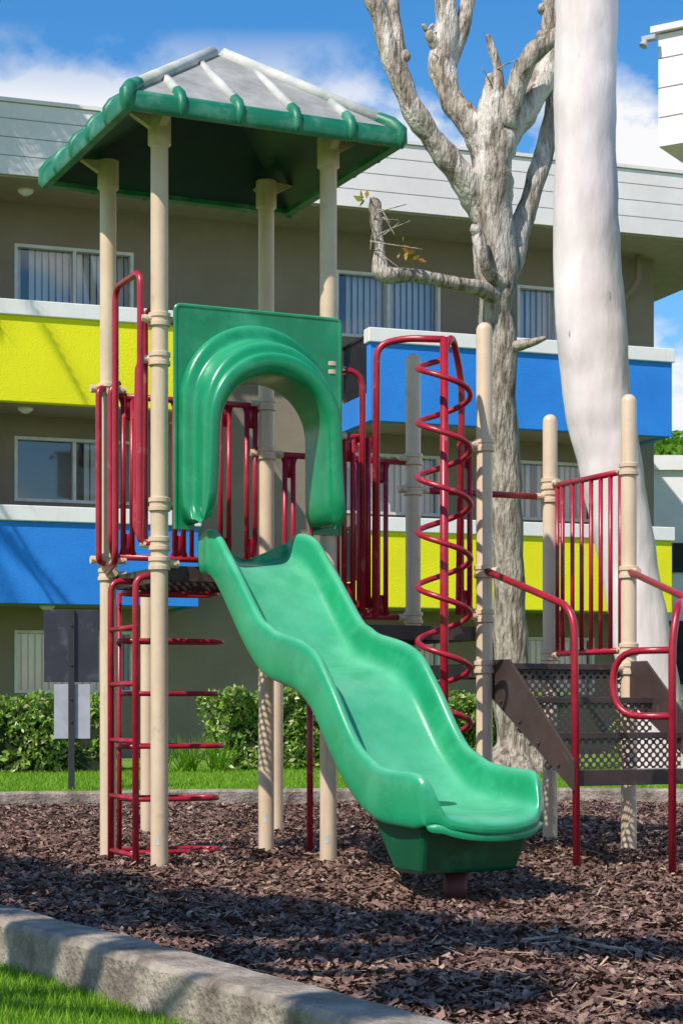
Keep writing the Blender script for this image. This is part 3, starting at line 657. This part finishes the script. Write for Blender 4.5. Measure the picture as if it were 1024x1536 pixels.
for i in range(9):
    l=random.choice(T[1:8]); q=random.choice(l[2:]); s=random.choice((-1,1)); limb(mb,[(q[0],q[1],q[2]*.6,q[3]),(q[0]+s*q[2]*1.1,q[1]+8,q[2]*.55,q[3]-.03),(q[0]+s*q[2]*1.35,q[1]+10,q[2]*.3,q[3]-.03)],k,org,seg=10,sub=3)
for i in range(10):
    l=random.choice(T[1:9]); q=random.choice(l[1:]); a=random.uniform(-1.4,1.4); ln=random.uniform(15,40)
    limb(mb,[(q[0],q[1],1.5,q[3]-.05),(q[0]+math.sin(a)*ln*.5+random.uniform(-5,5),q[1]+math.cos(a)*ln*.5,1.1,q[3]-.15),(q[0]+math.sin(a)*ln,q[1]+math.cos(a)*ln,.5,q[3]-.2)],k,org,seg=5,jit=0,sub=3)
for i in range(8):
    x0=-205+random.uniform(-5,5); z0=random.uniform(740,825)
    limb(mb,[(x0,z0,1.6,-.8),(x0+random.uniform(-15,30),z0+random.uniform(-5,25),1.0,-.9),(x0+random.uniform(-15,60),z0+random.uniform(-40,30),.6,-1)],k,org,seg=5,jit=0,sub=4)
obj('trunk_and_limbs',mb,M['bark'],syc,True)
C=np.array([(org[0]+x*k+random.gauss(0,.07),org[1]-.9,org[2]+z*k+random.gauss(0,.06)) for x,z in [(-165,760)]*9+[(-222,832)]*7+[(-150,745)]*4]); leaves(C,.06,'leaves',M['leafy'],syc)
euc=empty('eucalyptus_tree'); mb=MB(); k2=.00649; org2=(3.005,18,.05)
EP=[(16,-10,66,0),(12,20,56,0),(-5,170,44,0),(-30,320,43,0),(-58,470,47,0),(-77,570,50,0),(-92,740,51,0),(-97,970,46,0),(-95,1170,47,0),(-93,1400,42,0),(-70,1750,34,.3),(-20,2100,24,.6)]
limb(mb,EP,k2,org2,seg=44,jit=.08,js=1.7,sub=14)
limb(mb,[(-93,1380,26,0),(-150,1560,20,.4),(-240,1750,14,1),(-300,1900,9,1.4)],k2,org2); limb(mb,[(-88,1450,24,0),(0,1620,18,-.4),(90,1800,12,-.9)],k2,org2)
obj('trunk_and_limbs',mb,M['euc'],euc,True)
def crown(cent,n_,name,mat_,parent,size):
    C=[]
    for (x,y,z,r) in cent:
        for _ in range(int(n_*r)):
            v=np.random.normal(size=3); v/=np.linalg.norm(v); C.append(np.array((x,y,z))+v*r*random.random()**.5*np.array((1,1,.7)))
    return leaves(np.array(C),size,name,mat_,parent)
crown([(1.5,18.6,12.6,1.0),(1.0,19.4,13.4,1.1),(2.5,18.2,13.8,1.2),(3.6,17.2,12.8,1.0),(3.2,18.6,14.8,1.3),(.6,15.2,12.0,.7),(1.2,15.8,13.4,.8)],500,'crown',M['leaft'],euc,.11)
st_=empty('shade_tree'); mb=MB()
tube(mb,[(-4.4,3.2,-.1),(-4.3,3.2,1.5),(-4.1,3.2,3.2),(-3.8,3.4,4.6),(-3.5,3.6,6)],[.28,.2,.16,.11,.05],seg=14,jit=.1)
for a in ((-5.2,6.8,5.2),(-3,1.5,5),(-2.0,1.9,5),(-5.2,4.5,5.4),(-3.4,4.6,5.5)): tube(mb,[(-4.1,3.2,3.0),((a[0]-4)/2,(a[1]+3.3)/2,4.3),a],[.1,.06,.02],seg=8)
obj('trunk_and_limbs',mb,M['bark'],st_,True)
shad=[(-1.75,9.2,.48),(-1.3,8.5,.46),(-.9,7.9,.46),(-.4,7.4,.42),(.1,7.0,.40),(-.3,6.7,.36),(.55,6.6,.38),(.1,6.1,.30),(-1.0,7.0,.42),(.95,6.2,.32),(-2.2,9.4,.5),(-2.3,8.5,.5),(-1.7,7.6,.46),(1.35,6.0,.26),(.35,5.3,.26),(1.0,5.0,.18),(-.4,5.9,.24),(.1,4.6,.2),(-.9,6.2,.26)]
cc=[]
for (x,y,r_) in shad:
    z=random.uniform(4.4,5.2); s_=z/math.tan(EL); cc.append((x+AX*s_,y+AY*s_,z,r_))
crown(cc,1800,'crown',M['leaft'],st_,.065)
gt=empty('garden_palm_tree'); mb=MB(); heads=((-7.6,22.6,11.6),(-6.9,23.0,10.6),(-8.3,21.6,9.4),(-7.2,22.3,7.2),(-6.6,22.9,12.6),(-5.3,24.0,11.2),(-5.9,23.4,11.5))
for hx,hy,hz in heads: tube(mb,[(-8.6,22.0,0),(-8.4+(hx+8.4)*.4,22.1,hz*.5),(hx,hy,hz)],[.18,.12,.08],seg=10,jit=.1)
obj('trunk',mb,M['bark'],gt,True)
V=[]
for hx,hy,hz in heads:
    for i in range(16):
        a=random.random()*6.283; L0=random.uniform(.9,1.5)
        for s in range(26):
            t=s/26; c=np.array((hx+math.cos(a)*L0*t,hy+math.sin(a)*L0*t,hz+.5*t-1.2*t*t)); pe=np.array((-math.sin(a),math.cos(a),-.35))
            for sg_ in (-1,1):
                tip=c+sg_*pe*np.array((1,1,sg_))*.30*(1-.6*t)+np.array((math.cos(a),math.sin(a),-.4))*.12
                d=np.array((math.cos(a),math.sin(a),0))*.02; V.append([c-d,c+d,tip])
np_obj('crown',np.array(V),3,M['leaft'],gt)
ft=empty('distant_tree'); mb=MB(); tube(mb,[(8.6,48,0),(8.6,48,5),(8.9,48,7)],[.3,.25,.1],seg=12); obj('trunk',mb,M['bark'],ft,True)
crown([(8.7,48,6.2,1.5),(9.6,48,7.3,1.4),(8.6,48.4,7.2,1.1),(10.5,48,6.0,1.6),(9.8,47.5,4.6,1.6),(8.5,48,4.5,1.2)],1000,'crown',M['leaft'],ft,.17)

sg=empty('street_sign'); mb=MB()
def SGN(x,y,z): return Vector((-2.38+x*.985+y*.17,16.3+x*.17-y*.985,z))
box(mb,-.24,.24,-.012,-.004,1.05,1.69,SGN); obj('sign_panel',mb,M['sign'],sg,bevel=.003)
mb=MB(); box(mb,-.15,.165,-.012,-.004,.55,1.03,SGN); obj('lower_sign_panel',mb,M['signgrey'],sg,bevel=.003)
mb=MB(); box(mb,-.028,.028,0,.028,.0,1.69,SGN)
for z in (1.2,1.55,.7,.9): tube(mb,[SGN(0,.028,z),SGN(0,.04,z)],.01,seg=8)
obj('sign_post',mb,M['darkmetal'],sg,bevel=.003)
